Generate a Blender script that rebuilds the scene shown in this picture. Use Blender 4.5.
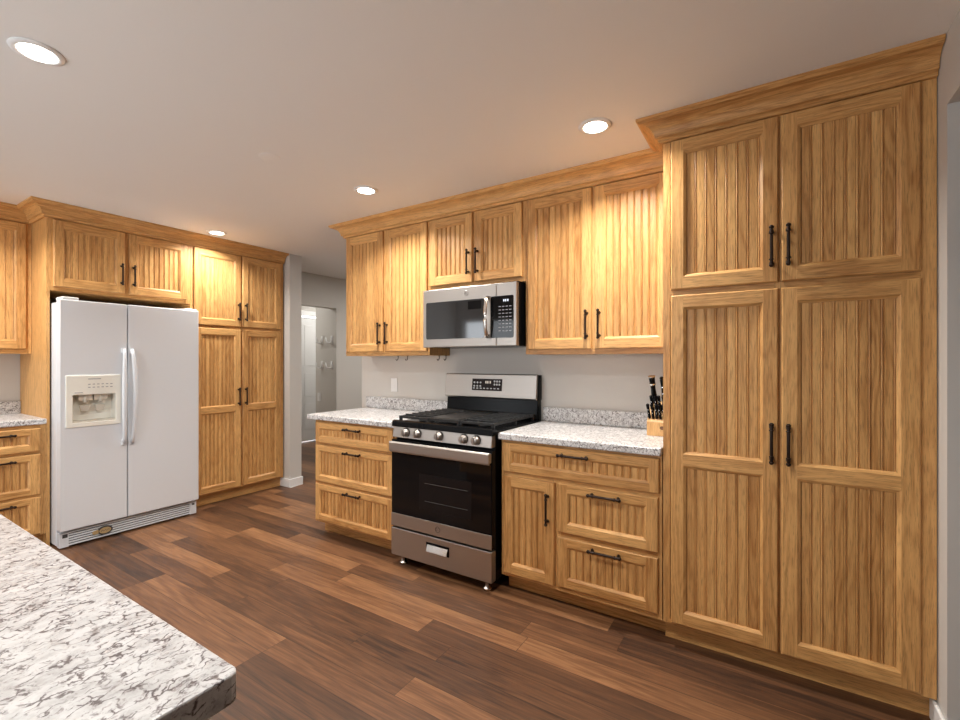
import bpy, bmesh, math, random
from mathutils import Vector, Matrix
for o in list(bpy.data.objects): bpy.data.objects.remove(o)
S = bpy.context.scene
COL = S.collection
PI = math.pi
RND = random.Random(7)

# ------------------------------------------------------------------ camera, sky, exposure
cam_d = bpy.data.cameras.new('camera'); cam = bpy.data.objects.new('camera', cam_d); COL.objects.link(cam)
cam.location = (0, 0, 1.32)
cam.rotation_euler = (PI/2, 0, math.atan2(291, 456))
cam_d.sensor_width = 36; cam_d.lens = 456/960*36; cam_d.shift_y = 1/960; cam_d.clip_start = .02
S.camera = cam
W = bpy.data.worlds.new('sky'); S.world = W; W.use_nodes = True
bg = W.node_tree.nodes['Background']; bg.inputs['Color'].default_value = (.90, .95, 1, 1); bg.inputs['Strength'].default_value = 4.4
S.view_settings.view_transform = 'Standard'; S.view_settings.look = 'None'
S.view_settings.gamma = 1; S.view_settings.use_curve_mapping = False
S.view_settings.exposure = 0.46
LAMP_W = 13.0                       # watts of each ceiling downlight
LAMP_COL = (1, .97, .925)
CEIL = 2.44
for px, pz, pw, ph in ((-4.2, 1.58, 1.16, .96), (-2.0, 1.07, 1.9, 2.0)):      # daylight comes in through the window and the added glazed door
    por = bpy.data.lights.new('daylight_portal', 'AREA'); por.shape = 'RECTANGLE'; por.size = pw; por.size_y = ph
    por.cycles.is_portal = True
    po = bpy.data.objects.new('daylight_portal', por); COL.objects.link(po)
    po.location = (px, -1.98, pz); po.rotation_euler = (PI/2, 0, 0)

# ------------------------------------------------------------------ mesh builder
class MB:
    def __init__(s, off=(0, 0, 0)):
        s.v = []; s.f = []; s.m = []; s.t = []; s.s = []; s.off = off
    def face(s, pts, mat=0, tone=None, smooth=False):
        n = len(s.v); s.v += [(p[0]+s.off[0], p[1]+s.off[1], p[2]+s.off[2]) for p in pts]
        s.f.append(tuple(range(n, n+len(pts)))); s.m.append(mat)
        s.t.append(RND.random() if tone is None else tone); s.s.append(smooth)
    def mesh(s, verts, faces, mat=0, tone=None, smooth=False):
        n = len(s.v); s.v += [(p[0]+s.off[0], p[1]+s.off[1], p[2]+s.off[2]) for p in verts]
        t = RND.random() if tone is None else tone
        for f in faces:
            s.f.append(tuple(i+n for i in f)); s.m.append(mat); s.t.append(t); s.s.append(smooth)
    def box(s, x0, x1, y0, y1, z0, z1, mat=0, tone=None):
        v = [(x0,y0,z0),(x1,y0,z0),(x1,y1,z0),(x0,y1,z0),(x0,y0,z1),(x1,y0,z1),(x1,y1,z1),(x0,y1,z1)]
        s.mesh(v, [(3,2,1,0),(4,5,6,7),(0,1,5,4),(1,2,6,5),(2,3,7,6),(3,0,4,7)], mat, tone)
    def prism(s, poly, axis, a, b, mat=0, tone=None, smooth=False):
        # poly: 2D points; axis 'x': (y,z), 'y': (x,z), 'z': (x,y)
        def P(p, k):
            return {'x': (k, p[0], p[1]), 'y': (p[0], k, p[1]), 'z': (p[0], p[1], k)}[axis]
        n = len(poly)
        v = [P(p, a) for p in poly]+[P(p, b) for p in poly]
        t = RND.random() if tone is None else tone
        s.mesh(v, [(i, (i+1) % n, n+(i+1) % n, n+i) for i in range(n)], mat, t, smooth)
        s.mesh(v, [tuple(range(n-1, -1, -1)), tuple(range(n, 2*n))], mat, t)
    def tube(s, path, r, n=10, mat=0, tone=None, cap=True, flat=(1, 1)):
        path = [Vector(p) for p in path]; rs = r if isinstance(r, (list, tuple)) else [r]*len(path)
        up = Vector((0, 0, 1)); rings = []; v = []
        d0 = (path[1]-path[0]).normalized()
        if abs(d0.dot(up)) > .9: up = Vector((0, 1, 0))
        for i, p in enumerate(path):
            d = (path[min(i+1, len(path)-1)]-path[max(i-1, 0)]).normalized()
            a = d.cross(up).normalized(); b = a.cross(d).normalized()
            for k in range(n):
                th = 2*PI*k/n
                v.append(tuple(p+(a*math.cos(th)*flat[0]+b*math.sin(th)*flat[1])*rs[i]))
        f = []
        for i in range(len(path)-1):
            for k in range(n):
                f.append((i*n+k, i*n+(k+1) % n, (i+1)*n+(k+1) % n, (i+1)*n+k))
        t = RND.random() if tone is None else tone
        s.mesh(v, f, mat, t, True)
        if cap:
            L = (len(path)-1)*n
            s.mesh(v, [tuple(range(n-1, -1, -1)), tuple(range(L, L+n))], mat, t)
    def lathe(s, prof, c, axis='z', n=32, mat=0, tone=None):
        # prof: list of (radius, height along axis from c)
        v = []
        for r, h in prof:
            for k in range(n):
                th = 2*PI*k/n; a, b = r*math.cos(th), r*math.sin(th)
                v.append({'z': (c[0]+a, c[1]+b, c[2]+h), 'y': (c[0]+a, c[1]+h, c[2]+b), 'x': (c[0]+h, c[1]+a, c[2]+b)}[axis])
        f = []
        for i in range(len(prof)-1):
            for k in range(n):
                f.append((i*n+k, i*n+(k+1) % n, (i+1)*n+(k+1) % n, (i+1)*n+k))
        t = RND.random() if tone is None else tone
        s.mesh(v, f, mat, t, True)
        L = (len(prof)-1)*n
        s.mesh(v, [tuple(range(n-1, -1, -1)), tuple(range(L, L+n))], mat, t)
    def build(s, name, mats, parent=None, loc=None, bevel=0, seg=2):
        me = bpy.data.meshes.new(name); me.from_pydata(s.v, [], s.f)
        if not isinstance(mats, (list, tuple)): mats = [mats]
        for m in mats: me.materials.append(m)
        me.polygons.foreach_set('material_index', s.m)
        me.polygons.foreach_set('use_smooth', s.s)
        at = me.attributes.new('tone', 'FLOAT', 'FACE'); at.data.foreach_set('value', s.t)
        bm = bmesh.new(); bm.from_mesh(me)
        bmesh.ops.remove_doubles(bm, verts=bm.verts, dist=1e-5)
        bmesh.ops.recalc_face_normals(bm, faces=bm.faces)
        bm.to_mesh(me); bm.free(); me.update()
        o = bpy.data.objects.new(name, me); COL.objects.link(o)
        if parent: o.parent = parent
        if loc: o.location = loc
        if bevel:
            b = o.modifiers.new('bevel', 'BEVEL'); b.width = bevel; b.segments = seg; b.limit_method = 'ANGLE'; b.angle_limit = .6
        return o
def thing(name, label, cat, loc=(0, 0, 0), rz=0, group=None):
    o = bpy.data.objects.new(name, None); COL.objects.link(o); o.empty_display_size = .1
    o.location = loc; o.rotation_euler = (0, 0, rz); tag(o, label, cat, group); return o
def tag(o, label, cat, group=None):
    o['label'] = label; o['category'] = cat
    if group: o['group'] = group
    return o
def struct(name, mb, m, **k):
    o = mb.build(name, m, **k); o['kind'] = 'structure'; return o

# ------------------------------------------------------------------ materials
class NT:
    def __init__(s, name):
        s.m = bpy.data.materials.new(name); s.m.use_nodes = True; s.t = s.m.node_tree
        s.b = s.t.nodes['Principled BSDF']
    def n(s, kind, **k):
        x = s.t.nodes.new(kind)
        for a, b in k.items(): setattr(x, a, b)
        return x
    def set(s, node, inp, val):
        if hasattr(val, 'is_linked'): s.t.links.new(val, node.inputs[inp])
        else: node.inputs[inp].default_value = val
    def math(s, op, a, b=None, c=None):
        x = s.n('ShaderNodeMath', operation=op)
        s.set(x, 0, a)
        if b is not None: s.set(x, 1, b)
        if c is not None: s.set(x, 2, c)
        return x.outputs[0]
    def mapping(s, vec, scale=(1, 1, 1), rot=(0, 0, 0), loc=(0, 0, 0)):
        x = s.n('ShaderNodeMapping'); s.set(x, 'Vector', vec); s.set(x, 'Scale', scale); s.set(x, 'Rotation', rot); s.set(x, 'Location', loc)
        return x.outputs[0]
    def noise(s, vec, scale, detail=4, rough=.55, w=None, dist=0):
        x = s.n('ShaderNodeTexNoise', noise_dimensions='4D' if w is not None else '3D')
        s.set(x, 'Vector', vec); s.set(x, 'Scale', scale); s.set(x, 'Detail', detail); s.set(x, 'Roughness', rough); s.set(x, 'Distortion', dist)
        if w is not None: s.set(x, 'W', w)
        return x.outputs[0]
    def ramp(s, fac, stops, interp='LINEAR'):
        x = s.n('ShaderNodeValToRGB'); s.set(x, 'Fac', fac); r = x.color_ramp; r.interpolation = interp
        while len(r.elements) < len(stops): r.elements.new(.5)
        for e, (p, c) in zip(r.elements, stops):
            e.position = p; e.color = (c[0], c[1], c[2], 1) if isinstance(c, (tuple, list)) else (c, c, c, 1)
        return x.outputs[0]
    def mix(s, fac, a, b, mode='MIX'):
        x = s.n('ShaderNodeMix', data_type='RGBA', blend_type=mode)
        s.set(x, 0, fac)
        for i, v in ((6, a), (7, b)):
            s.set(x, i, (v[0], v[1], v[2], 1) if isinstance(v, tuple) else v)
        return x.outputs[2]
    def bump(s, h, strength=.1, dist=.01):
        x = s.n('ShaderNodeBump'); s.set(x, 'Height', h); s.set(x, 'Strength', strength); s.set(x, 'Distance', dist)
        s.t.links.new(x.outputs[0], s.b.inputs['Normal'])
    def obj(s): return s.n('ShaderNodeTexCoord').outputs['Object']
    def world(s): return s.n('ShaderNodeNewGeometry').outputs['Position']
    def p(s, **k):
        for a, v in k.items():
            a = a.replace('_', ' ')
            if isinstance(v, tuple): v = (*v, 1) if len(v) == 3 else v
            s.set(s.b, a, v)
        return s.m

def plain(name, col, rough=.5, metal=0, noise=0.0, scale=40, **k):
    t = NT(name); t.p(Roughness=rough, Metallic=metal, **k)
    n = t.noise(t.obj(), scale, 3)
    a = tuple(c*(1-noise) for c in col); b = tuple(min(1, c*(1+noise)) for c in col)
    t.p(Base_Color=t.mix(n, a, b)); return t.m

def wood(name, axis, dark=(.31, .108, .018), light=(.83, .482, .182)):
    t = NT(name); v = t.obj()
    at = t.n('ShaderNodeAttribute', attribute_name='tone').outputs['Fac']
    rd = t.n('ShaderNodeObjectInfo').outputs['Random']
    w = t.math('ADD', t.math('MULTIPLY', at, 37.0), t.math('MULTIPLY', rd, 53.0))
    def sc(a, b): return tuple(a if i == axis else b for i in range(3))
    n1 = t.noise(t.mapping(v, sc(.9, 8)), 1.0, 3, .5, w)
    rings = t.math('POWER', t.math('MULTIPLY_ADD', t.math('SINE', t.math('MULTIPLY', n1, 95.0)), .5, .5), 1.6)
    n2 = t.noise(t.mapping(v, sc(3.5, 150)), 1.0, 4, .65, w)
    n3 = t.noise(t.mapping(v, sc(22, 520)), 1.0, 2, .5, w)
    wn = t.n('ShaderNodeTexWhiteNoise', noise_dimensions='1D'); t.set(wn, 'W', w); per = wn.outputs['Value']
    f = t.math('MULTIPLY_ADD', rings, -.17, t.math('MULTIPLY_ADD', n2, .62, .10))
    f = t.math('ADD', f, t.math('MULTIPLY_ADD', per, .27, .045))
    f = t.math('ADD', f, t.math('MULTIPLY', n1, .12))
    mid = tuple((a*.45+b*.55) for a, b in zip(dark, light))
    c = t.ramp(f, [(.16, dark), (.52, mid), (.90, light)])
    pore = t.ramp(n3, [(.34, .62), (.47, 1.0)])
    c = t.mix(1.0, c, pore, 'MULTIPLY')
    t.p(Base_Color=c, Roughness=.42, Specular_IOR_Level=.38)
    t.bump(n2, .08, .002)
    return t.m
WOOD_X = wood('hickory_grain_x', 0); WOOD_Y = wood('hickory_grain_y', 1); WOOD_Z = wood('hickory_grain_z', 2)

def paint(name, col, rough=.6):
    t = NT(name); n = t.noise(t.world(), 220, 2); big = t.noise(t.world(), .7, 2)
    t.p(Base_Color=t.mix(big, tuple(c*.975 for c in col), tuple(min(1, c*1.02) for c in col)), Roughness=rough)
    t.bump(n, .05, .002); return t.m
WALL = paint('grey_wall_paint', (.60, .575, .535))
CEILP = paint('ceiling_paint', (.87, .862, .838), .75)
TRIM = paint('white_trim_paint', (.86, .86, .85), .35)

def floor_mat():
    t = NT('brown_plank_floor'); g = t.n('ShaderNodeSeparateXYZ'); t.set(g, 0, t.world())
    x, y = g.outputs[0], g.outputs[1]
    PW, PL = .125, 1.22
    yy = t.math('DIVIDE', t.math('ADD', y, 20.04), PW); row = t.math('FLOOR', yy); fy = t.math('FRACT', yy)
    wr = t.n('ShaderNodeTexWhiteNoise', noise_dimensions='1D'); t.set(wr, 'W', row)
    xx = t.math('ADD', t.math('DIVIDE', t.math('ADD', x, 20.0), PL), wr.outputs['Value'])
    idx = t.math('FLOOR', xx); fx = t.math('FRACT', xx)
    cv = t.n('ShaderNodeCombineXYZ'); t.set(cv, 0, row); t.set(cv, 1, idx)
    w2 = t.n('ShaderNodeTexWhiteNoise', noise_dimensions='3D'); t.set(w2, 'Vector', cv.outputs[0]); r = w2.outputs['Value']
    wv = t.math('MULTIPLY', r, 60.0)
    n1 = t.noise(t.mapping(t.world(), (.9, 10, 1)), 1.0, 4, .5, wv, .15)
    rings = t.math('MULTIPLY_ADD', t.math('SINE', t.math('MULTIPLY', n1, 55.0)), .5, .5)
    n2 = t.noise(t.mapping(t.world(), (4, 130, 1)), 1.0, 4, .65, wv)
    f = t.math('MULTIPLY_ADD', r, .40, t.math('MULTIPLY', n1, .50))
    f = t.math('ADD', f, t.math('MULTIPLY_ADD', n2, .62, t.math('MULTIPLY_ADD', rings, .10, -.14)))
    c = t.ramp(f, [(.36, (.036, .019, .012)), (.58, (.102, .046, .022)), (.78, (.182, .083, .037)), (.98, (.30, .148, .066))])
    gy = t.math('MINIMUM', fy, t.math('SUBTRACT', 1.0, fy)); gx = t.math('MINIMUM', fx, t.math('SUBTRACT', 1.0, fx))
    ly = t.math('GREATER_THAN', gy, .013); lx = t.math('GREATER_THAN', gx, .0011)
    seam = t.math('MULTIPLY', ly, lx)
    c = t.mix(t.math('MULTIPLY_ADD', seam, .7, .3), (.03, .016, .01), c)
    t.p(Base_Color=c, Roughness=t.math('MULTIPLY_ADD', n2, .2, .33), Specular_IOR_Level=.42)
    t.bump(t.math('ADD', t.math('MULTIPLY', n2, .4), seam), .12, .002)
    return t.m
FLOOR = floor_mat()

def stone(name, k=1.0, dens=0.0, base=.62, stretch=.42, dark=1.0):
    t = NT(name); v = t.world()
    warp = t.n('ShaderNodeTexNoise'); t.set(warp, 'Vector', v); t.set(warp, 'Scale', 16*k); t.set(warp, 'Detail', 4)
    off = t.n('ShaderNodeVectorMath', operation='MULTIPLY_ADD'); t.set(off, 0, warp.outputs['Color']); t.set(off, 1, (.085/k, .085/k, .085/k)); t.set(off, 2, v)
    vv = t.mapping(off.outputs[0], (1, stretch, 1), (0, 0, .75))
    vo = t.n('ShaderNodeTexVoronoi', feature='DISTANCE_TO_EDGE'); t.set(vo, 'Vector', vv); t.set(vo, 'Scale', 27*k)
    vein = t.ramp(vo.outputs['Distance'], [(0.0, 1.0), (.045, .9), (.10, 0.0)])
    mask = t.ramp(t.noise(vv, 22*k, 3, .6), [(.47-dens, 0.0), (.58-dens, 1.0)])
    vein = t.math('MULTIPLY', vein, mask)
    blot = t.ramp(t.noise(vv, 46*k, 5, .7), [(.56-dens*.5, 0.0), (.66-dens*.5, 1.0)])
    cloud = t.noise(vv, 14*k, 5, .65)
    c = t.ramp(cloud, [(.30, (base*.62, base*.605, base*.595)), (.45, (base*.88, base*.87, base*.86)), (.58, (base*1.04, base*1.03, base*1.02))])
    c = t.mix(t.math('MULTIPLY', blot, .72*dark), c, (.16, .125, .12))
    c = t.mix(t.math('MULTIPLY', vein, .88*dark), c, (.06, .042, .042))
    t.p(Base_Color=c, Roughness=.30, Specular_IOR_Level=.4); return t.m
STONE = stone('white_veined_countertop', 2.7, .01, .455, .55, 1.1); STONE_F = stone('white_speckled_countertop', 2.1, .035, .74, .8)

def brushed(name, col, rough=.3, axis=0):
    t = NT(name); sc = tuple(3 if i == axis else 350 for i in range(3))
    n = t.noise(t.mapping(t.obj(), sc), 1.0, 3)
    t.p(Base_Color=t.mix(n, tuple(c*.88 for c in col), col), Metallic=1.0, Roughness=t.math('MULTIPLY_ADD', n, .12, rough-.06)); return t.m
STEEL = brushed('brushed_stainless_steel', (.47, .435, .40), .42)
STEEL_POL = brushed('polished_stainless_steel', (.68, .64, .60), .2)
BRONZE = plain('dark_bronze', (.026, .014, .009), .38, .6, .2)
BLACK = plain('black_enamel', (.004, .004, .0045), .22, 0, .15, Specular_IOR_Level=.12)
BLACK_M = plain('black_cast_iron', (.008, .008, .008), .38, 0, .25, 120)
GLASSB = plain('black_glass', (.004, .004, .0045), .05, 0, .1, Specular_IOR_Level=.3)
GLASSM = plain('smoked_microwave_glass', (.020, .020, .021), .06, 0, .1)
WHITE = plain('white_appliance_enamel', (.72, .75, .785), .32, 0, .01)
CREAM = plain('cream_plastic', (.86, .85, .77), .4, 0, .02)
CREAM_D = plain('beige_clear_plastic', (.62, .58, .50), .35, 0, .1)  # browner and darker than the cream plastic
GLASSM.node_tree.nodes['Principled BSDF'].inputs['Specular IOR Level'].default_value = .9
PLASTIC_W = plain('white_plastic', (.82, .82, .81), .4, 0, .01)
DARKGREY = plain('dark_grey_plastic', (.06, .06, .06), .5, 0, .1)
PRINT = plain('grey_print', (.30, .30, .32), .6)
LEGEND = plain('pale_legend_print', (.55, .55, .55), .5)
GOLD = plain('pale_gold_badge', (.55, .40, .20), .4, .3, .1)
BEECH = wood('pale_block_wood', 2, (.50, .25, .08), (.78, .50, .22))
DARKWOOD = wood('dark_walnut', 0, (.06, .025, .010), (.16, .07, .03))
CHROME = plain('chrome', (.75, .75, .75), .18, 1.0)
def emit(name, col, st):
    t = NT(name); t.p(Base_Color=(0, 0, 0)); t.b.inputs['Emission Color'].default_value = (*col, 1); t.b.inputs['Emission Strength'].default_value = st; return t.m
LENS = emit('lit_lamp_lens', (1, .95, .88), 9.0)
LCD = emit('lit_display', (.85, .9, 1), .9)
LCD_A = emit('lit_amber_display', (1, .85, .7), .45)

# ------------------------------------------------------------------ the room
XW, XR, YW, YB = -4.95, .506, 2.86, -1.9          # left wall, right wall, range wall, back wall faces
m = MB(); m.box(-7.2, 3.2, -2.6, 6.2, -.12, 0); struct('floor', m, FLOOR)
m = MB(); m.box(-7.2, 3.2, -2.6, 6.2, CEIL, CEIL+.12); struct('ceiling', m, CEILP)
m = MB(); m.box(-3.075, XR+.115, YW, YW+.12, 0, CEIL); struct('wall_range', m, WALL)
m = MB(); m.box(XW-.12, XW, -1.9, 3.1, 0, CEIL); struct('wall_left', m, WALL)
m = MB(); m.box(XW, -4.235, 2.945, 3.085, 0, CEIL); struct('wall_partition', m, WALL)
m = MB(); m.box(XW-.12, XW, 3.10, 3.40, 0, CEIL); m.box(XW-.12, XW, 3.40, 4.15, 2.03, CEIL)
struct('wall_hall', m, WALL)
m = MB(); m.box(-5.38, XW, 4.15, 6.08, 0, CEIL); struct('wall_hooks', m, WALL)
m = MB(); m.box(-6.47, -6.35, 2.9, 4.625, 0, CEIL); m.box(-6.47, -6.35, 4.625, 5.42, 2.06, CEIL); m.box(-6.47, -6.35, 5.42, 6.08, 0, CEIL)
struct('wall_mudroom', m, WALL)
m = MB(); m.box(-6.35, XW-.12, 2.90, 3.02, 0, CEIL); struct('wall_mudroom_side', m, WALL)
m = MB(); m.box(-7.1, 3.1, 6.08, 6.2, 0, CEIL); struct('wall_far', m, WALL)
m = MB(); m.box(.62, .74, 2.98, 6.08, 0, CEIL); struct('wall_hall_end', m, WALL)
m = MB(); m.box(XR, XR+.115, 2.165, YW, 0, CEIL); m.box(XR, XR+.115, -.2, 2.165, 2.195, CEIL); m.box(XR, XR+.115, YB, -.2, 0, CEIL)
struct('wall_right', m, WALL)
m = MB(); m.box(2.5, 2.62, YB, 2.98, 0, CEIL); struct('wall_next_room', m, WALL)
m = MB(); m.box(XR+.115, 2.62, YW, YW+.12, 0, CEIL); struct('wall_next_room_side', m, WALL)
m = MB(); wx0, wx1, wz0, wz1 = -4.8, -3.6, 1.08, 2.08
m.box(XW-.12, wx0, YB-.12, YB, 0, CEIL); m.box(wx1, -3.0, YB-.12, YB, 0, CEIL); m.box(-3.0, -1.0, YB-.12, YB, 2.12, CEIL); m.box(-1.0, 2.62, YB-.12, YB, 0, CEIL); m.box(wx0, wx1, YB-.12, YB, 0, wz0); m.box(wx0, wx1, YB-.12, YB, wz1, CEIL)
struct('wall_back', m, WALL)
wn = MB()
for a, b, c, d in ((wx0, wx1, wz0, wz0+.05), (wx0, wx1, wz1-.05, wz1), (wx0, wx0+.05, wz0, wz1), (wx1-.05, wx1, wz0, wz1), (-4.22, -4.18, wz0, wz1), (wx0, wx1, 1.56, 1.60)):
    wn.box(a, b, YB-.08, YB-.03, c, d)
wo = struct('window_1', wn, TRIM)
wn = MB()
for a, b, c, d in ((-3.0, -2.93, 0, 2.12), (-1.07, -1.0, 0, 2.12), (-2.035, -1.965, .07, 2.05), (-2.93, -1.07, 2.05, 2.12), (-2.93, -1.07, 0.001, .07)):
    wn.box(a, b, YB-.08, YB-.03, c, d)
struct('added_glazed_door', wn, TRIM)  # unseen glazed door, added to bring in more daylight
# baseboards
def bboard(name, x0, x1, y0, y1):
    b = MB(); b.box(x0, x1, y0, y1, 0, .075); i = .006
    xa, xb, ya, yb = x0, x1, y0, y1
    b.box(xa+i*(0 if x1-x0 < .03 else 0), xb, ya, yb, .075, .085)
    o = struct(name, b, TRIM, bevel=.005); return o
b = MB(); b.box(-4.46, -4.222, 2.932, 2.9449, 0, .088); b.box(-4.2349, -4.222, 2.9449, 3.097, 0, .088); b.box(-4.46, -4.222, 3.0851, 3.098, 0, .088)
struct('baseboard_partition', b, TRIM, bevel=.005)
b = MB(); b.box(XR-.013, XR-.0001, 2.16, 2.318, 0, .09); b.box(XR-.013, XR+.115, 2.152, 2.1649, 0, .09); struct('baseboard_right', b, TRIM, bevel=.005)
b = MB(); b.box(XW+.0001, XW+.013, 3.113, 3.40, 0, .09); b.box(XW+.0001, XW+.013, 4.15, 6.07, 0, .09); struct('baseboard_hall', b, TRIM, bevel=.005)
# the white panel door at the end of the mudroom
d = MB(); d.box(-6.44, -6.40, 4.645, 5.395, .012, 2.03)
for z0, z1 in ((.2, .62), (.74, 1.12), (1.24, 1.9)):
    for y0, y1 in ((4.72, 4.96), (5.04, 5.28)):
        d.box(-6.40, -6.394, y0, y1, z0, z1)
dr = struct('door_1', d, TRIM, bevel=.004)
h = MB()
for z in (.28, 1.06, 1.80): h.box(-6.40, -6.38, 4.625, 4.655, z-.05, z+.05)
ho = h.build('hinge', DARKGREY, dr)
c = MB(); c.box(-6.349, -6.335, 4.555, 4.625, 0, 2.13); c.box(-6.349, -6.335, 5.42, 5.49, 0, 2.13); c.box(-6.349, -6.335, 4.625, 5.42, 2.06, 2.13)
struct('trim_1', c, TRIM, bevel=.003)

# ------------------------------------------------------------------ cabinet parts
TH = .02                         # door thickness; local frame: x along the front, y into the wall, z up
def bar_handle(parent, x, z, horiz, off, L=.172, yf=-TH, name='handle'):
    b = MB(off); y = yf-.028; r = .0062
    def P(a, dy=0): return (x+a, y+dy, z) if horiz else (x, y+dy, z+a)
    h = L/2
    b.tube([P(-h), P(-h+.004), P(h-.004), P(h)], [r*.8, r, r, r*.8], 10)
    for s in (-1, 1):
        b.tube([P(s*(h-.004)), P(s*(h-.012))], r*1.45, 10)
        b.tube([P(s*(h-.030)), P(s*(h-.034))], r*1.5, 10)
        b.tube([P(s*(h-.020)), P(s*(h-.020), .014), P(s*(h-.020), .028)], [r*.85, r*.8, r*1.5], 10)
    return b.build(name, BRONZE, parent)
def bead_panel(parent, x0, x1, z0, z1, y, off, w=.0385):
    b = MB(off); n = max(3, round((x1-x0)/w)); w = (x1-x0)/n; g = .0042; dp = .0058; bd = .006
    t0 = RND.random()
    for i in range(n):
        a = x0+i*w; e = a+w; t = RND.random()
        # groove, board, then a small bead on its right edge
        pr = [(a, y+dp), (a+g*.55, y+dp), (a+g, y), (e-bd-.003, y), (e-bd-.0015, y+.0032), (e-bd, y+.0012), (e-bd*.5, y-.0004), (e-.0012, y+.0012), (e-.0002, y+dp), (e, y+dp)]
        for p, q in zip(pr[:-1], pr[1:]):
            b.face([(p[0], p[1], z0), (q[0], q[1], z0), (q[0], q[1], z1), (p[0], p[1], z1)], 0, t)
    b.face([(x0, y+dp+.004, z0), (x1, y+dp+.004, z0), (x1, y+dp+.004, z1), (x0, y+dp+.004, z1)], 0, t0)
    return b.build('panel', WOOD_Z, parent)
def front(root, kind, x0, x1, z0, z1, off, st=.054, rail=.056, mid=None, handle=None, label=None):
    """framed door or drawer front with recessed beadboard; mid = (za, zb) of a middle rail"""
    b = MB(off); c = .005; ci = .012; dp = .012; yf = -TH
    # openings
    ops = [(z0+rail, z1-rail)] if not mid else [(z0+rail, mid[0]), (mid[1], z1-rail)]
    xa, xb = x0+st, x1-st
    ts = [RND.random() for _ in range(2)]; tr = [RND.random() for _ in range(3)]
    # stiles
    b.face([(x0+c, yf, z0+c), (xa, yf, z0+c), (xa, yf, z1-c), (x0+c, yf, z1-c)], 0, ts[0])
    b.face([(xb, yf, z0+c), (x1-c, yf, z0+c), (x1-c, yf, z1-c), (xb, yf, z1-c)], 0, ts[1])
    rails = [(z0+c, ops[0][0])]+([mid] if mid else [])+[(ops[-1][1], z1-c)]
    for k, (p, q) in enumerate(rails):
        b.face([(xa, yf, p), (xb, yf, p), (xb, yf, q), (xa, yf, q)], 1, tr[k])
    # outer edge: a chamfer then the side down to the face frame
    o1 = [(x0+c, z0+c), (x1-c, z0+c), (x1-c, z1-c), (x0+c, z1-c)]; o2 = [(x0, z0), (x1, z0), (x1, z1), (x0, z1)]
    for k in range(4):
        j = (k+1) % 4; mt = 1 if k in (0, 2) else 0; t = (tr[0], ts[1], tr[-1 if not mid else 2], ts[0])[k]
        b.face([(o1[k][0], yf, o1[k][1]), (o1[j][0], yf, o1[j][1]), (o2[j][0], yf+c, o2[j][1]), (o2[k][0], yf+c, o2[k][1])], mt, t)
        b.face([(o2[k][0], yf+c, o2[k][1]), (o2[j][0], yf+c, o2[j][1]), (o2[j][0], -.0005, o2[j][1]), (o2[k][0], -.0005, o2[k][1])], mt, t)
    # inner edges
    for oi, (p, q) in enumerate(ops):
        e1 = [(xa, p), (xb, p), (xb, q), (xa, q)]; e2 = [(xa+ci, p+ci), (xb-ci, p+ci), (xb-ci, q-ci), (xa+ci, q-ci)]
        for k in range(4):
            j = (k+1) % 4; mt = 1 if k in (0, 2) else 0; t = (tr[oi], ts[1], tr[oi+1], ts[0])[k]
            ym = yf+.0085
            b.face([(e1[k][0], yf, e1[k][1]), (e1[j][0], yf, e1[j][1]), (e2[j][0], ym, e2[j][1]), (e2[k][0], ym, e2[k][1])], mt, t)
            b.face([(e2[k][0], ym, e2[k][1]), (e2[j][0], ym, e2[j][1]), (e2[j][0], yf+dp+.008, e2[j][1]), (e2[k][0], yf+dp+.008, e2[k][1])], mt, t)
    o = b.build(kind, [WOOD_Z, WOOD_X], root)
    if label: o['label'] = label
    for p, q in ops:
        bead_panel(o, xa+ci, xb-ci, p+ci, q-ci, yf+dp, off)
    if handle:
        bar_handle(o, handle[0], handle[1], handle[2], off)
    return o
def frame(root, x0, x1, z0, z1, off, left=.03, right=.03, top=.04, bot=.03, xs=(), zs=()):
    b = MB(off)
    b.box(x0, x0+left, 0, .02, z0, z1, 0); b.box(x1-right, x1, 0, .02, z0, z1, 0)
    b.box(x0+left, x1-right, 0, .02, z0, z0+bot, 1); b.box(x0+left, x1-right, 0, .02, z1-top, z1, 1)
    for p, q, za, zb in xs: b.box(p, q, 0.0003, .02, za, zb, 0)
    for p, q, xa, xb in zs: b.box(xa, xb, 0.0008, .02, p, q, 1)
    return b.build('face_frame', [WOOD_Z, WOOD_X], root)
def carcass(root, x0, x1, z0, z1, d, off):
    b = MB(off); b.box(x0, x1, .0201, d, z0, z1); return b.build('carcass', WOOD_Z, root)
def toe(root, x0, x1, y, z1, off, name='toe_kick'):
    b = MB(off); b.box(x0, x1, y, y+.018, 0.001, z1); return b.build(name, WOOD_X, root)
T = (0, 0, 0)
FB, FU, FL, FLU = 2.27, 2.605, -4.33, -4.66            # cabinet face planes: bases, wall units, fridge wall, shallow unit on it
UB, UT, DT = 1.362, 2.40, 2.335                        # wall unit bottom and top, door tops

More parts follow.
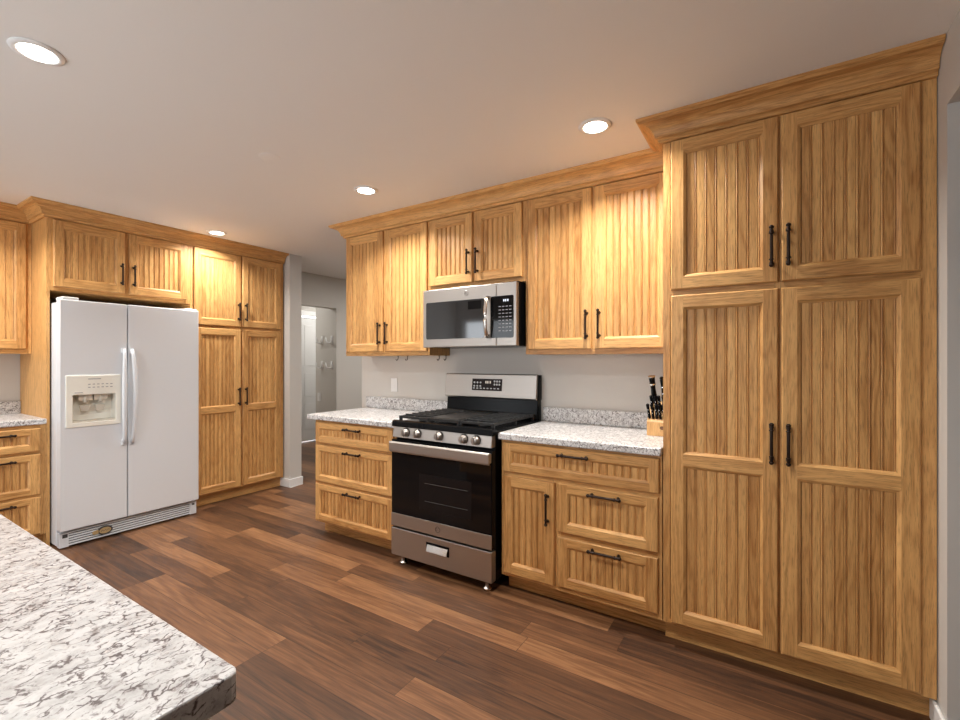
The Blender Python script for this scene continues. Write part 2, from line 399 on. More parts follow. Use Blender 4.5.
# --- wall units over the range
def wall_unit(name, label, X0, X1, zb, doors, hz, loc_y=FU, d=.25, rz=0, lr=(.03, .03), root_loc=None, group=None):
    r = thing(name, label, 'cabinet', root_loc or (X0, loc_y, zb), rz, group)
    w = X1-X0; off = (0, 0, -zb)
    carcass(r, 0, w, zb, UT, d, off)
    xs = [(doors[i][1]-X0-.012, doors[i+1][0]-X0+.012, zb+.03, UT-.04) for i in range(len(doors)-1)]
    frame(r, 0, w, zb, UT, off, lr[0], lr[1], .05, .03, xs)
    for i, (a, b_) in enumerate(doors):
        hx = (b_-.027 if i == 0 else a+.027)-X0
        front(r, 'door', a-X0, b_-X0, zb+.03, DT, off, handle=(hx, hz, False))
    return r
wall_unit('wall_cabinet', 'tall two-door wooden wall cabinet above the outlet, left of the microwave', -2.985, -2.10, UB, [(-2.967, -2.553), (-2.530, -2.113)], 1.533, lr=(.025, .02))
wall_unit('wall_cabinet', 'short two-door wooden cabinet above the stainless microwave', -2.0995, -1.316, 1.828, [(-2.085, -1.716), (-1.698, -1.338)], 1.995, lr=(.025, .03))
wall_unit('wall_cabinet', 'bright tall two-door wooden wall cabinet between the microwave and the tall pantry', -1.3155, -.4285, UB, [(-1.296, -.882), (-.862, -.452)], 1.533, lr=(.03, .03))

# --- base units of the range wall
r = thing('base_cabinet', 'wooden three-drawer base cabinet left of the range', 'cabinet', (-2.94, FB, 0))
X0 = -2.94; w = .828
carcass(r, 0, w, .10, .8758, .585, T)
frame(r, 0, w, .10, .8758, T, .025, .025, .025, .03, (), [(.69, .71, .025, w-.025), (.39, .41, .025, w-.025)])
for z0, z1 in ((.705, .858), (.412, .688), (.117, .395)):
    front(r, 'drawer', .016, w-.018, z0, z1, T, .044, .042, handle=(.434, z1-.032, True))
toe(r, .0, w, .085, .0995, T)
r = thing('base_cabinet', 'wooden base cabinet right of the range with one door and three drawers', 'cabinet', (-1.30, FB, 0))
w = .868
carcass(r, 0, w, .10, .8758, .585, T)
frame(r, 0, w, .10, .8758, T, .02, .02, .022, .03, [(.32, .36, .10, .70)], [(.66, .72, .02, w-.02), (.385, .44, .36, w-.02)])
front(r, 'drawer', .020, .858, .695, .859, T, .044, .042, handle=(.439, .826, True), label='wide top drawer')
front(r, 'door', .018, .330, .122, .672, T, .052, .054, handle=(.294, .530, False))
front(r, 'drawer', .347, .853, .418, .676, T, .054, .046, handle=(.602, .643, True))
front(r, 'drawer', .347, .853, .130, .394, T, .054, .046, handle=(.604, .362, True))
toe(r, 0, w, .085, .0995, T)

# --- tall pantry units
def pantry(label, loc, rz, w, doors, hx, tl, lr, d, toe_x):
    r = thing('pantry_cabinet', label, 'cabinet', loc, rz)
    carcass(r, 0, w, .10, UT, d, T)
    xm = (doors[0][1]+doors[1][0])/2
    frame(r, 0, w, .098, UT, T, lr[0], lr[1], .05, .02, [(xm-.02, xm+.02, .118, UT-.05)], [(1.60, 1.67, lr[0], w-lr[1])])
    for i, (a, b_) in enumerate(doors):
        front(r, 'upper_door', a, b_, 1.648, DT, T, handle=(hx[i], 1.792, False))
        front(r, 'lower_door', a, b_, 0.112, 1.622, T, mid=(.842, .895), handle=(hx[i], .980, False))
    toe(r, toe_x[0], toe_x[1], tl, .097, T, 'base_board')
    return r
pantry('large four-door wooden pantry cabinet at the right end of the range wall', (-.4275, FB, 0), 0, .931, [(.036, .453), (.463, .886)], (.429, .487), .055, (.03, .042), .585, (-.0, .931))
pantry('four-door wooden pantry cabinet standing to the right of the white refrigerator', (FL, 2.020, 0), PI/2, .912, [(.026, .450), (.466, .874)], (.424, .494), .053, (.02, .03), .61, (0, .912))

# --- unit over the refrigerator with its long end panel
r = thing('refrigerator_surround', 'wooden two-door cabinet above the white refrigerator with full-height end panel', 'cabinet', (FL, 1.07, 0), PI/2)
b = MB(); b.box(.0005, .019, 0, .615, 0.001, UT); b.build('end_panel', WOOD_Z, r)
b = MB(); b.box(.0195, .949, .0201, .615, 1.826, UT); b.build('carcass', WOOD_Z, r)
frame(r, .0195, .949, 1.826, UT, T, .02, .03, .05, .03, [(.46, .495, 1.85, 2.36)])
front(r, 'door', .036, .463, 1.855, DT, T, handle=(.438, 2.0, False))
front(r, 'door', .492, .920, 1.855, DT, T, handle=(.519, 2.0, False))

# --- units left of the refrigerator
r = thing('wall_cabinet', 'shallow wooden wall cabinet at the left edge of the photo, left of the refrigerator panel', 'cabinet', (FLU, .15, 1.375), PI/2)
off = (0, 0, -1.375)
carcass(r, 0, .919, 1.375, UT, .285, off); frame(r, 0, .919, 1.375, UT, off, .03, .03, .05, .03, [(.44, .48, 1.40, 2.36)])
front(r, 'door', .02, .448, 1.408, DT, off, handle=(.42, 1.58, False)); front(r, 'door', .470, .889, 1.408, DT, off, handle=(.497, 1.58, False))
r = thing('base_cabinet', 'wooden drawer base cabinet at the left edge, left of the refrigerator panel', 'cabinet', (FL, .53, 0), PI/2)
w = .539
carcass(r, 0, w, .10, .8758, .61, T); frame(r, 0, w, .10, .8758, T, .03, .03, .025, .03, (), [(.675, .70, .03, w-.03), (.37, .40, .03, w-.03)])
for z0, z1 in ((.692, .852), (.388, .672), (.112, .372)):
    front(r, 'drawer', .03, w-.032, z0, z1, T, .054, .042, handle=(.295, z1-.036, True))
toe(r, 0, w, .08, .0995, T)

# --- crown mouldings
def crown(name, label, path):
    prof = [(0, 2.34), (.013, 2.34), (.017, 2.345), (.017, 2.353), (.022, 2.358), (.030, 2.3595)]
    for k in range(1, 9):                                   # cove
        a = k/8*PI/2; prof.append((.030+.056*(1-math.cos(a)), 2.3595+.058*math.sin(a)))
    prof += [(.090, 2.4185), (.094, 2.424), (.100, 2.428), (.100, CEIL-.0005), (0, CEIL-.0005)]
    path = [Vector(p) for p in path]; nn = []
    seg = [(b-a).normalized() for a, b in zip(path[:-1], path[1:])]
    nor = [Vector((s.y, -s.x)) for s in seg]                 # outward = right of travel
    for i in range(len(path)):
        if i == 0: nn.append(nor[0])
        elif i == len(path)-1: nn.append(nor[-1])
        else:
            q = nor[i-1]+nor[i]; nn.append(q/(q.dot(nor[i])))
    b = MB()
    for i in range(len(seg)):
        t = RND.random(); mt = 0 if abs(seg[i].x) > .5 else 1
        P = [(path[i].x+nn[i].x*p, path[i].y+nn[i].y*p, z) for p, z in prof]
        Q = [(path[i+1].x+nn[i+1].x*p, path[i+1].y+nn[i+1].y*p, z) for p, z in prof]
        n = len(prof)
        for k in range(n):
            j = (k+1) % n
            b.face([P[k], P[j], Q[j], Q[k]], mt, t)
        if i == 0: b.face(P, mt, t)
        if i == len(seg)-1: b.face(Q, mt, t)
    o = b.build(name, [WOOD_X, WOOD_Y]); tag(o, label, 'moulding'); return o
crown('crown_moulding', 'wooden crown moulding along the top of the wall cabinets over the range', [(-2.987, 2.859), (-2.987, FU-.0005), (-.4295, FU-.0005)])
crown('crown_moulding', 'wooden crown moulding around the top of the large pantry at right', [(-.429, FU-.102), (-.429, FB-.0005), (.5035, FB-.0005)])
crown('crown_moulding', 'stepped wooden crown moulding above the refrigerator cabinets', [(FLU+.0005, .10), (FLU+.0005, 1.069), (FL+.0005, 1.069), (FL+.0005, 2.931)])

# --- worktops
def counter(label, loc, rz, boxes, splash, mats=(STONE_F, STONE_F), splash_name='backsplash'):
    r = thing('countertop', label, 'countertop', loc, rz)
    b = MB((0, 0, -.876))
    for x0, x1, y0, y1 in boxes: b.box(x0, x1, y0, y1, .8762, .914)
    b.build('slab', mats[0], r, bevel=.006, seg=3)
    if splash:
        b = MB((0, 0, -.876)); x0, x1, y0, y1 = splash; b.box(x0, x1, y0, y1, .9142, 1.01); b.build(splash_name, mats[1], r, bevel=.004)
    return r
counter('white speckled countertop left of the range with a free left end', (-3.0, 2.232, .876), 0, [(0, .907, 0, .6275)], (.0, .907, .604, .6275))
counter('white speckled countertop between the range and the large pantry', (-1.305, 2.232, .876), 0, [(0, .874, 0, .6275)], (0, .874, .604, .6275))
counter('white speckled countertop at the left edge beside the refrigerator panel', (-4.31, .45, .876), PI/2, [(0, .619, 0, .635)], (0, .619, .610, .635))
r = thing('island_countertop', 'large white veined island countertop in the lower left foreground', 'countertop', (-.586, .335, .876))
b = MB(); o_ = .012
b.prism([(-2.4, 0), (-o_, 0), (-.0035, -.0035), (0, -o_), (0, -.95), (-2.4, -.95)], 'z', .0002, .040)
b.build('slab', STONE, r, bevel=.003)
r = thing('island_cabinet', 'wooden island base under the foreground countertop', 'cabinet', (-2.9, -.55, 0))
b = MB(); b.box(0, 1.95, 0, .80, .10, .8758); b.build('carcass', WOOD_Z, r)
b = MB(); b.box(.03, 1.92, .05, .72, 0.001, .0999); b.build('toe_kick', WOOD_X, r)

# ------------------------------------------------------------------ refrigerator (local x = width, y into the wall)
r = thing('refrigerator', 'white side-by-side refrigerator with water dispenser between the cabinets', 'refrigerator', (-4.15, 1.099, 0), PI/2)
FW = .908; sm = .391; y1 = .085
b = MB(); b.box(.001, FW-.001, .088, .76, .012, 1.735); b.build('cabinet_body', WHITE, r, bevel=.008)
def fdoor(x0, x1, cut=None):
    b = MB(); z0, z1 = .128, 1.752
    if not cut: b.box(x0, x1, 0, y1, z0, z1)
    else:
        a, c_, e, g = cut
        # door with a pocket for the dispenser: front ring, sides, pocket
        b.face([(x0,0,z0),(x1,0,z0),(x1,0,e),(x0,0,e)], 0, .5); b.face([(x0,0,g),(x1,0,g),(x1,0,z1),(x0,0,z1)], 0, .5)
        b.face([(x0,0,e),(a,0,e),(a,0,g),(x0,0,g)], 0, .5); b.face([(c_,0,e),(x1,0,e),(x1,0,g),(c_,0,g)], 0, .5)
        for p, q in (((x0,z0),(x1,z0)),((x1,z0),(x1,z1)),((x1,z1),(x0,z1)),((x0,z1),(x0,z0)),):
            b.face([(p[0],0,p[1]),(q[0],0,q[1]),(q[0],y1,q[1]),(p[0],y1,p[1])], 0, .5)
        for p, q in (((a,e),(c_,e)),((c_,e),(c_,g)),((c_,g),(a,g)),((a,g),(a,e))):
            b.face([(p[0],0,p[1]),(q[0],0,q[1]),(q[0],y1-.005,q[1]),(p[0],y1-.005,p[1])], 0, .5)
        b.face([(a,y1-.005,e),(c_,y1-.005,e),(c_,y1-.005,g),(a,y1-.005,g)], 0, .5)
        b.face([(x0,y1,z0),(x1,y1,z0),(x1,y1,z1),(x0,y1,z1)], 0, .5)
    return b.build('door', WHITE, r, bevel=.009, seg=3)
fd = fdoor(0, sm-.004, (.052, .325, .855, 1.10)); fd['label'] = 'left freezer door with dispenser'
fd2 = fdoor(sm+.004, FW)
# dispenser surround, pocket and levers
def ring(b, xa, xb, za, zb, xi, xj, zi, zj, y0, y1_):
    o = [(xa,za),(xb,za),(xb,zb),(xa,zb)]; i = [(xi,zi),(xj,zi),(xj,zj),(xi,zj)]
    for k in range(4):
        j = (k+1) % 4
        b.face([(o[k][0],y0,o[k][1]),(o[j][0],y0,o[j][1]),(i[j][0],y0,i[j][1]),(i[k][0],y0,i[k][1])], 0, .5)
        b.face([(o[k][0],y0,o[k][1]),(o[j][0],y0,o[j][1]),(o[j][0],y1_,o[j][1]),(o[k][0],y1_,o[k][1])], 0, .5)
        b.face([(i[k][0],y0,i[k][1]),(i[j][0],y0,i[j][1]),(i[j][0],.075,i[j][1]),(i[k][0],.075,i[k][1])], 0, .5)
b = MB(); ring(b, .028, .345, .850, 1.217, .064, .315, .880, 1.078, -.008, .002)
b.face([(.064,.075,.88),(.315,.075,.88),(.315,.075,1.078),(.064,.075,1.078)], 0, .5)
dp = b.build('dispenser', CREAM, fd, bevel=.003)
b = MB(); b.box(.066, .313, .004, .073, .8805, .888); b.box(.066, .313, .004, .073, .888, .892)
b.build('drip_tray', CREAM_D, dp)
for xx in (.145, .235):
    b = MB(); b.prism([(xx-.03, 1.0), (xx+.03, 1.0), (xx+.022, .955), (xx-.022, .955)], 'y', .04, .05); b.tube([(xx, .035, 1.077), (xx, .030, 1.02)], .014, 12)
    b.box(xx-.04, xx+.04, .022, .072, 1.035, 1.077)
    b.build('lever', CREAM_D, dp, bevel=.002)
b = MB()
b.box(.150, .225, -.0088, -.0078, 1.188, 1.193); b.build('name_line', PRINT, dp); b = MB()
for k in range(6):
    for q in range(2): b.box(.15+k*.026, .15+k*.026+.014, -.0088, -.0078, 1.150-q*.022, 1.155-q*.022)
b.build('control_legends', PRINT, dp)
b = MB(); b.box(.075, .12, -.0088, -.0078, 1.092, 1.096); b.build('lock_legend', PRINT, dp)
def fhandle(x, sgn, parent):
    b = MB(); pts = []; n = 18
    for i in range(n+1):
        u = i/n; z = .692+u*.718; bow = math.sin(u*PI)
        pts.append((x+sgn*(.004-.010*bow), -.012-.034*bow**.55, z))
    b.tube(pts, [.011+.006*math.sin(i/n*PI) for i in range(n+1)], 12, flat=(1, .8))
    b.box(x-.012, x+.012, -.016, .0, .685, .722); b.box(x-.012, x+.012, -.016, .0, 1.38, 1.415)
    b.build('handle', WHITE, parent)
fhandle(sm-.028, 1, fd); fhandle(sm+.030, -1, fd2)
b = MB(); b.box(.012, .105, .012, .14, 1.7525, 1.772); b.build('hinge_cover', PLASTIC_W, r, bevel=.006)
b = MB(); b.box(FW-.10, FW-.012, .012, .14, 1.7525, 1.766); b.build('hinge_cover', PLASTIC_W, r, bevel=.006)
G = (0, -.030, 0)
b = MB(G); b.box(.004, .055, .066, .1175, .008, .112); b.box(FW-.055, FW-.004, .066, .1175, .008, .112)
for k in range(6): b.box(.055, FW-.055, .066, .080, .014+k*.0175, .014+k*.0175+.010)
b.box(.004, FW-.004, .066, .085, .104, .112)
gr = b.build('toe_grille', WHITE, r, bevel=.002)
b = MB(G); b.box(.055, FW-.055, .083, .088, .012, .112); b.build('grille_backing', DARKGREY, gr)
for xa, xb, za in ((.02, .048, .075), (FW-.04, FW-.02, .085)):
    b = MB(G); b.box(xa, xb, .064, .066, za, .10); b.build('grille_clip', DARKGREY, gr)
def ellipse(cx, cz, a, c_, n=28): return [(cx+a*math.cos(2*PI*k/n), cz+c_*math.sin(2*PI*k/n)) for k in range(n)]
b = MB(G); b.prism(ellipse(.262, .062, .046, .032), 'y', .058, .0655); bd = b.build('badge', DARKGREY, gr)
b = MB(G); b.prism(ellipse(.262, .062, .036, .022), 'y', .0565, .0581); b.prism([(.195, .045), (.222, .05), (.222, .075), (.195, .072), (.185, .06)], 'y', .0575, .0655)
b.build('badge_face', GOLD, bd)
b = MB(G); b.tube([(.236, .0560, .058), (.245, .0560, .068), (.254, .0560, .057), (.262, .0560, .067), (.270, .0560, .058), (.280, .0560, .066), (.288, .0560, .061)], .0016, 6); b.build('badge_script', DARKGREY, bd)
for xx in (.06, FW-.06):
    for yy in (.16, .68):
        b = MB(); b.lathe([(.022, .0005), (.022, .012), (.012, .014), (.012, .03)], (xx, yy, 0)); b.build('foot', DARKGREY, r)

# ------------------------------------------------------------------ range
RX = -2.083; RW = .762
r = thing('gas_range', 'stainless steel freestanding gas range with black oven door between the base cabinets', 'range', (RX, 2.2, 0))
b = MB(); b.box(.004, RW-.004, .04, .645, .06, .895); b.build('body', BLACK, r, bevel=.003)
# cooktop pan with raised front lip
b = MB(); b.prism([(-.008, .902), (.0, .932), (.018, .938), (.040, .930), (.06, .922), (.60, .922), (.62, .93), (.62, .896), (-.004, .896)], 'x', .0, RW)
b.build('cooktop', BLACK, r, bevel=.003)
b = MB(); b.prism([(-.004, .828), (.045, .828), (.045, .8955), (.006, .8955)], 'x', .006, RW-.006); cp = b.build('control_panel', STEEL, r, bevel=.002)
def slant_y(z): return -.004+(z-.828)/(.8955-.828)*.010
for x in (.120, .215, .386, .567, .654):
    zc = .8635; y = slant_y(zc); b = MB()
    b.lathe([(.027, 0.0), (.027, -.004), (.0235, -.006), (.0225, -.028), (.020, -.032), (.006, -.033)], (x, y, zc), 'y', 28)
    b.box(x-.0045, x+.0045, y-.040, y-.03, zc-.021, zc+.021)
    kn = b.build('knob', STEEL, cp)
    k2 = MB(); k2.lathe([(.0295, .001), (.0295, -.0035), (.026, -.004)], (x, y, zc), 'y', 28); k2.build('bezel', BLACK, kn)
# oven door
b = MB(); b.box(.0, RW, -.006, .038, .252, .812)
od = b.build('oven_door', BLACK, r, bevel=.004)
b = MB(); b.box(.0, RW, -.010, -.0055, .256, .338); tb = b.build('door_trim', STEEL, od, bevel=.0015)
b = MB(); b.box(.004, RW-.004, -.0085, -.0062, .342, .735); wg = b.build('glass', GLASSB, od)
b = MB()
WI = plain('oven_interior_grey', (.010, .008, .008), .25, Specular_IOR_Level=.2)
b.box(.235, .625, -.0090, -.0086, .40, .62); b.build('window', WI, wg)
b = MB()
for zz in (.455, .565): b.tube([(.28, -.0095, zz), (.60, -.0095, zz)], .0012, 6)
b.build('rack_wire', DARKGREY, wg)
b = MB()
pts = [(.004, z) for z in ()]
b.prism([(-.044, .748), (-.040, .738), (-.032, .738), (-.029, .790), (-.032, .806), (-.040, .808), (-.046, .798)], 'x', .012, RW+.002)
b.box(.012, .045, -.032, -.006, .745, .80); b.box(RW-.035, RW-.002, -.032, -.006, .745, .80)
b.build('handle', STEEL, od, bevel=.004)
def emblem(parent, c, R, mat_ring, y):
    b = MB(); n = 24
    b.tube([(c[0]+R*math.cos(2*PI*k/n), y, c[1]+R*math.sin(2*PI*k/n)) for k in range(n+1)], R*.09, 6, cap=False)
    b.tube([(c[0]+R*(-.45+.25*math.cos(a)), y, c[1]+R*(.05+.45*math.sin(a))) for a in [.9+i*.55 for i in range(9)]], R*.07, 6)
    b.tube([(c[0]+R*(.35+.25*math.cos(a)), y, c[1]+R*(.05+.45*math.sin(a))) for a in [.9+i*.55 for i in range(9)]], R*.07, 6)
    return b.build('emblem', mat_ring, parent)
emblem(tb, (.381, .298), .017, DARKGREY, -.0108)
b = MB(); b.box(-.0, RW, -.010, .038, .068, .244); dw = b.build('drawer', STEEL, r, bevel=.004)
b = MB(); b.box(.292, .468, -.0125, -.0095, .148, .208); b.build('pull_surround', BLACK, dw, bevel=.002)
b = MB(); b.prism([(-.028, .156), (-.0125, .152), (-.0125, .193), (-.0145, .195)], 'x', .302, .458); b.build('pull', STEEL_POL, dw, bevel=.001)
for x in (.06, RW-.06):
    for y in (.045, .60):
        b = MB(); b.lathe([(.026, .0008), (.028, .010), (.026, .016), (.016, .019), (.016, .068)], (x, y, 0), 'z', 20); b.build('foot', STEEL_POL, r)
# backguard
b = MB(); b.prism([(.585, .93), (.600, 1.065), (.655, 1.065), (.655, .90), (.60, .90)], 'x', .004, RW-.004); bk = b.build('backguard', BLACK, r, bevel=.003)
b = MB(); b.prism([(.575, 1.062), (.592, 1.222), (.598, 1.228), (.615, 1.228), (.612, 1.055), (.585, 1.052)], 'x', -.006, RW-.006); bs = b.build('backguard_fascia', STEEL, bk, bevel=.003)
b = MB(); b.prism([(.60, 1.055), (.615, 1.224), (.652, 1.224), (.655, 1.055)], 'x', -.002, RW+.002); b.build('backguard_shell', BLACK, bk, bevel=.003)
def fy(z): return .575+(z-1.062)/(1.222-1.062)*.017
b = MB(); z0, z1 = 1.108, 1.192
b.mesh([(.240, fy(z0)-.003, z0), (.490, fy(z0)-.003, z0), (.490, fy(z1)-.003, z1), (.240, fy(z1)-.003, z1), (.240, fy(z0)+.002, z0), (.490, fy(z0)+.002, z0), (.490, fy(z1)+.002, z1), (.240, fy(z1)+.002, z1)],
       [(0,1,2,3),(4,5,6,7),(0,1,5,4),(1,2,6,5),(2,3,7,6),(3,0,4,7)])
ds = b.build('control_display', plain('dark_brown_display', (.018, .011, .009), .35, 0, .1, Specular_IOR_Level=.15), bs)
b = MB()
for k in range(3):
    for q, nn in ((0, 1), (1, 1)):
        x = .26+k*.026; z = 1.165-q*.025; b.prism(ellipse(x, z, .008, .007, 10), 'y', fy(z)-.0042, fy(z)-.0034)
for k in range(8):
    z = 1.124; x = .258+k*.029; b.box(x-.008, x+.008, fy(z)-.0042, fy(z)-.0034, z-.004, z+.004)
for k in range(3):
    for q in range(2): z = 1.175-q*.022; x = .430+k*.02; b.prism(ellipse(x, z, .0075, .0075, 10), 'y', fy(z)-.0042, fy(z)-.0034)
b.build('button_legends', LEGEND, ds)
b = MB()
z = 1.168
for k, x in enumerate((.358, .374, .394)): b.box(x-.005, x+.005, fy(z)-.0046, fy(z)-.0034, z-.009, z+.009)
b.build('clock_digits', LCD_A, ds)
# burners, grates and centre griddle
for x, y, R in ((.15, .17, .05), (.15, .45, .04), (.61, .17, .045), (.61, .45, .05), (.381, .31, .04)):
    b = MB(); b.lathe([(R, .9225), (R, .932), (R*.85, .934), (R*.8, .942), (R*.2, .944)], (x, y, 0), 'z', 24); b.build('burner', BLACK_M, r)
def grate(x0, x1, kind):
    b = MB(); za, zb = .945, .962; y0, y1 = .045, .575; t = .012
    for y in (y0, y1-t): b.box(x0, x1, y, y+t, za, zb)
    for x in (x0, x1-t): b.box(x, x+t, y0, y1, za, zb)
    if kind == 'fingers':
        xm = (x0+x1)/2
        for k in range(7):
            y = y0+(y1-y0)*(k+1)/8-.005; b.box(x0, x1, y, y+.010, za+.003, zb+.006)
        b.box(xm-.005, xm+.005, y0, y1, za, zb+.002)
        for y in (y0+.1, y1-.1): b.box(x0+.02, x1-.02, y-.004, y+.004, za, zb)
    for x in (x0, x1-.018):
        for y in (y0, y1-.018, (y0+y1)/2): b.box(x, x+.018, y, y+.018, .9225, za+.002)
    return b.build('grate', BLACK_M, r, bevel=.003)
grate(.018, .258, 'fingers'); grate(.504, .744, 'fingers'); g = grate(.262, .500, 'griddle')
b = MB(); b.box(.272, .490, .06, .56, .950, .966); b.build('griddle_plate', BLACK_M, g, bevel=.004)

# ------------------------------------------------------------------ microwave
MX = -2.081; MY = 2.51; MZ = 1.4155; MW = .748; MH = .401
r = thing('microwave', 'stainless over-the-range microwave with black window and bar handle', 'microwave', (MX, MY, MZ))
b = MB(); b.box(.003, MW-.003, .035, .348, 0, .410); b.build('body', BLACK, r, bevel=.003)
def rrect(x0, x1, z0, z1, rr, n=5):
    p = []
    for cx, cz, a0 in ((x1-rr, z1-rr, 0), (x0+rr, z1-rr, 1), (x0+rr, z0+rr, 2), (x1-rr, z0+rr, 3)):
        for k in range(n+1):
            a = (a0+k/n)*PI/2; p.append((cx+rr*math.cos(a), cz+rr*math.sin(a)))
    return p
sx = .602
b = MB(); b.box(0, sx-.001, 0, .034, 0, MH); md = b.build('door', STEEL, r, bevel=.004)
b = MB(); b.box(sx+.001, MW, 0, .034, 0, MH); mc = b.build('control_side', STEEL, r, bevel=.004)
b = MB(); b.prism(rrect(.030, .512, .056, .312, .012), 'y', -.002, .004); mw = b.build('window', GLASSM, md)
b = MB(); b.prism(rrect(.385, .490, .246, .300, .004), 'y', -.0027, -.0015); b.build('vent_patch', GLASSB, mw)
b = MB(); b.prism(rrect(.560, .728, .052, .318, .010), 'y', -.002, .004); kp = b.build('keypad', GLASSB, mc)
b = MB()
for q in range(8):
    for k in range(4):
        x = .629+k*.0255; z = .250-q*.022; b.box(x-.008, x+.008, -.0026, -.0019, z-.0025, z+.0025)
b.build('key_legends', PRINT, kp)
b = MB()
for k, x in enumerate((.659, .672, .688)): b.box(x-.0045, x+.0045, -.0028, -.0019, .281, .295)
b.build('clock_digits', LCD, kp)
b = MB(); n = 16
b.tube([(.545, -.016-.030*math.sin(i/n*PI)**.6, .055+i/n*.262) for i in range(n+1)], .0125, 12, flat=(1, .7))
b.box(.535, .555, -.018, 0, .050, .075); b.box(.535, .555, -.018, 0, .297, .322)
b.build('handle', STEEL_POL, md)
emblem(md, (.372, .356), .015, STEEL_POL, -.0012)

# ------------------------------------------------------------------ ceiling downlights
def downlight(x, y, label, R=.056, watts=1.0, spread=2.45):
    r = thing('downlight', label, 'ceiling light', (x, y, CEIL), 0, 'recessed ceiling downlights')
    b = MB(); n = 40
    b.lathe([(R+.022, -.0005), (R+.020, -.004), (R+.006, -.008), (R-.002, -.006), (R-.002, -.0005)], (0, 0, 0), 'z', n)
    b.build('trim_ring', PLASTIC_W, r)
    b = MB(); b.lathe([(R-.0025, -.001), (R-.0025, -.006), (R*.7, -.0095), (R*.3, -.011), (.002, -.0112)], (0, 0, 0), 'z', n)
    b.build('lens', LENS, r)
    L = bpy.data.lights.new('downlight_lamp', 'AREA'); L.shape = 'DISK'; L.size = 2*R; L.energy = LAMP_W*watts; L.spread = spread; L.color = LAMP_COL
    o = bpy.data.objects.new('downlight_lamp', L); COL.objects.link(o); o.parent = r; o.location = (0, 0, -.014)
    return r
downlight(-2.24, .53, 'large-looking round ceiling light nearest the camera at upper left')
downlight(-2.236, 2.116, 'round ceiling light near the left end of the range wall cabinets')
downlight(-.707, 2.127, 'round ceiling light in front of the cabinet next to the large pantry')
downlight(-4.07, 2.117, 'small distant ceiling light above the left pantry beside the refrigerator', watts=.75)
downlight(-.707, .53, 'added round ceiling light out of view above the camera')  # unseen lamp continuing the grid, added because the room needs more light
downlight(-4.07, .53, 'added round ceiling light out of view at the left, in front of the refrigerator')  # same grid, out of frame; added for brightness
downlight(-3.3, 4.5, 'added unseen ceiling light in the hall behind the range wall', watts=2.2, spread=PI)  # unseen lamp added to brighten the hall walls
downlight(-5.75, 5.0, 'added unseen ceiling light in the small room beyond the doorway', watts=.5, spread=PI)  # added lamp, never in view, lights the white panel door
downlight(-5.75, 3.55, 'second added unseen ceiling light in the small room beyond the doorway', watts=.5, spread=PI)  # extra unseen lamp added to light the coat hook wall
b = MB(); b.lathe([(.055, -.0005), (.054, -.0015), (.05, -.0022), (.002, -.0023)], (-2.319, 1.49, CEIL), 'z', 36)
tag(b.build('ceiling_cover', CEILP), 'faint round blank cover plate flush on the ceiling', 'cover plate')

# ------------------------------------------------------------------ small things
r = thing('outlet', 'white wall outlet under the left wall cabinet beside the range', 'outlet', (-2.683, YW, 1.118))
b = MB(); b.box(-.036, .036, -.006, -.0003, -.058, .058); b.build('cover_plate', PLASTIC_W, r, bevel=.003)
b = MB(); b.box(-.017, .017, -.0085, -.006, -.034, .034); b.build('socket', PLASTIC_W, r, bevel=.002)
for x, y, lab in ((-2.53, 2.74, 'leftmost of four'), (-2.43, 2.74, 'second from the left of four'), (-2.145, 2.78, 'third from the left of four'), (-2.125, 2.84, 'rightmost of four')):
    b = MB(); z = UB
    b.tube([(x, y, z-.0005), (x, y, z-.020), (x, y-.007, z-.034), (x, y-.018, z-.037), (x, y-.027, z-.027)], .003, 7)
    b.lathe([(.008, -.0005), (.008, -.003), (.003, -.004)], (x, y, z), 'z', 12)
    tag(b.build('cup_hook', BRONZE), f'{lab} small dark cup hooks under the left wall cabinet', 'hook', 'cup hooks under the wall cabinet')
# hall: coat hooks and switch on the short wall beyond the doorway
def coat_rack(z, label):
    r = thing('coat_hook_rack', label, 'coat hooks', (-5.15, 4.1499, z))
    for x in (-.09, .11):
        b = MB(); b.box(x-.02, x+.02, -.010, 0, -.055, .055); pl = b.build('plate', PLASTIC_W, r, bevel=.004)
        for sg in (-1, 1):
            b = MB(); b.tube([(x, -.010, -.03), (x+sg*.025, -.030, -.045), (x+sg*.05, -.050, -.03), (x+sg*.058, -.055, .015), (x+sg*.058, -.055, .04)], [.011, .011, .010, .010, .012], 8); b.build('hook', PLASTIC_W, pl)
coat_rack(1.61, 'upper row of pale coat hooks on the hall wall beyond the doorway')
coat_rack(1.265, 'lower row of pale coat hooks on the hall wall beyond the doorway')
r = thing('light_switch', 'small white light switch on the hall wall below the coat hooks', 'light switch', (-5.30, 4.1499, .82))
b = MB(); b.box(-.036, .036, -.006, 0, -.058, .058); b.build('cover_plate', PLASTIC_W, r, bevel=.003)
b = MB(); b.box(-.01, .01, -.012, -.006, -.014, .014); b.build('toggle', PLASTIC_W, r, bevel=.002)
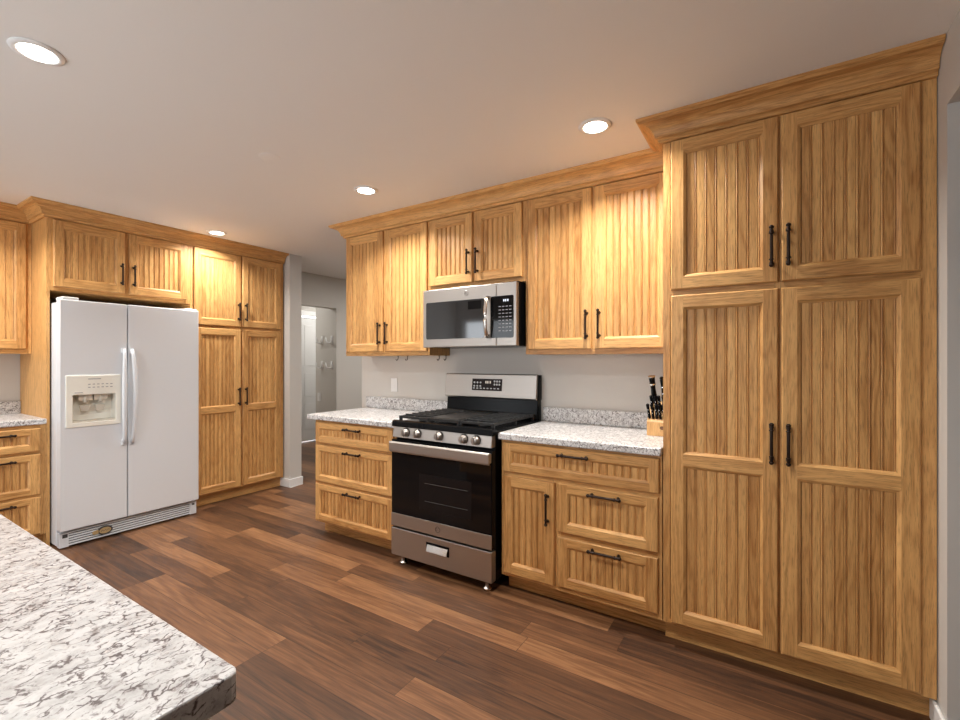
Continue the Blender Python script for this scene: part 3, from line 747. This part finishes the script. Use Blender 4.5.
# knife block and knives
kb = thing('knife_block', 'pale wooden knife block on the countertop against the large pantry', 'knife block', (-.572, 2.585, .9142))
b = MB(); b.prism([(0, 0), (.16, 0), (.175, .165), (.120, .182), (0, .076)], 'x', 0, .125); b.build('block', BEECH, kb, bevel=.004)
b = MB(); b.prism(ellipse(.080, .046, .012, .010, 16), 'y', -.0006, .001); b.build('stamp', DARKWOOD, kb)
def knife(x, y, z, L, rr, tip, label, lean, ring=False):
    k = thing('knife', label, 'knife', (x, y, z), 0, 'black handled knives in the block')
    d = Vector(lean).normalized(); b = MB()
    pts = [d*0, d*L*.08, d*L*.3, d*L*.55, d*L*.8, d*L*.95, d*L]
    b.tube([tuple(p) for p in pts], [rr*.8, rr*.95, rr*1.0, rr*.85, rr*1.0, rr*1.1, rr*.8], 10, flat=(.72, 1))
    b.build('handle', BLACK, k)
    b = MB(); b.tube([tuple(-d*.012), tuple(d*.002)], rr*.75, 10, flat=(.4, 1)); b.build('bolster', CHROME, k)
    b = MB()
    if ring:
        b.tube([tuple(d*L*.985), tuple(d*L*1.02)], rr*.95, 12); b.build('cap', CHROME, k); b = MB(); b.tube([tuple(d*L*.70), tuple(d*L*.76)], rr*1.12, 12, flat=(.75, 1))
        b.build('band', CHROME, k)
    else:
        for s in (.35, .6):
            b = MB(); p = d*L*s; b.tube([(p.x, p.y-rr*1.02, p.z), (p.x, p.y+rr*1.02, p.z)], rr*.18, 8); b.build('rivet', CHROME, k)
lean = (-.06, -.28, .95)
knife(-.549, 2.69, 1.085, .155, .021, True, 'large knife with a bright cap, tallest at the left of the knife block', lean, True)
knife(-.500, 2.70, 1.088, .150, .0145, True, 'tall black knife beside the pantry edge in the knife block', lean)
for i, (x, lab) in enumerate(((-.560, 'first'), (-.541, 'second'), (-.522, 'third'), (-.503, 'fourth'), (-.484, 'fifth'), (-.465, 'last'))):
    knife(x, 2.606, 1.008, .082, .0115, False, f'{lab} of the short steak knives from the left, in the front row of the block', (-.08+.03*(i % 3), -.30, .93))
for i, (x, lab) in enumerate(((-.551, 'leftmost'), (-.531, 'second'), (-.511, 'third'), (-.491, 'last'))):
    knife(x, 2.646, 1.045, .088, .0115, False, f'{lab} of the four short knives in the middle row of the block', (-.08+.04*(i % 2), -.25, .93))
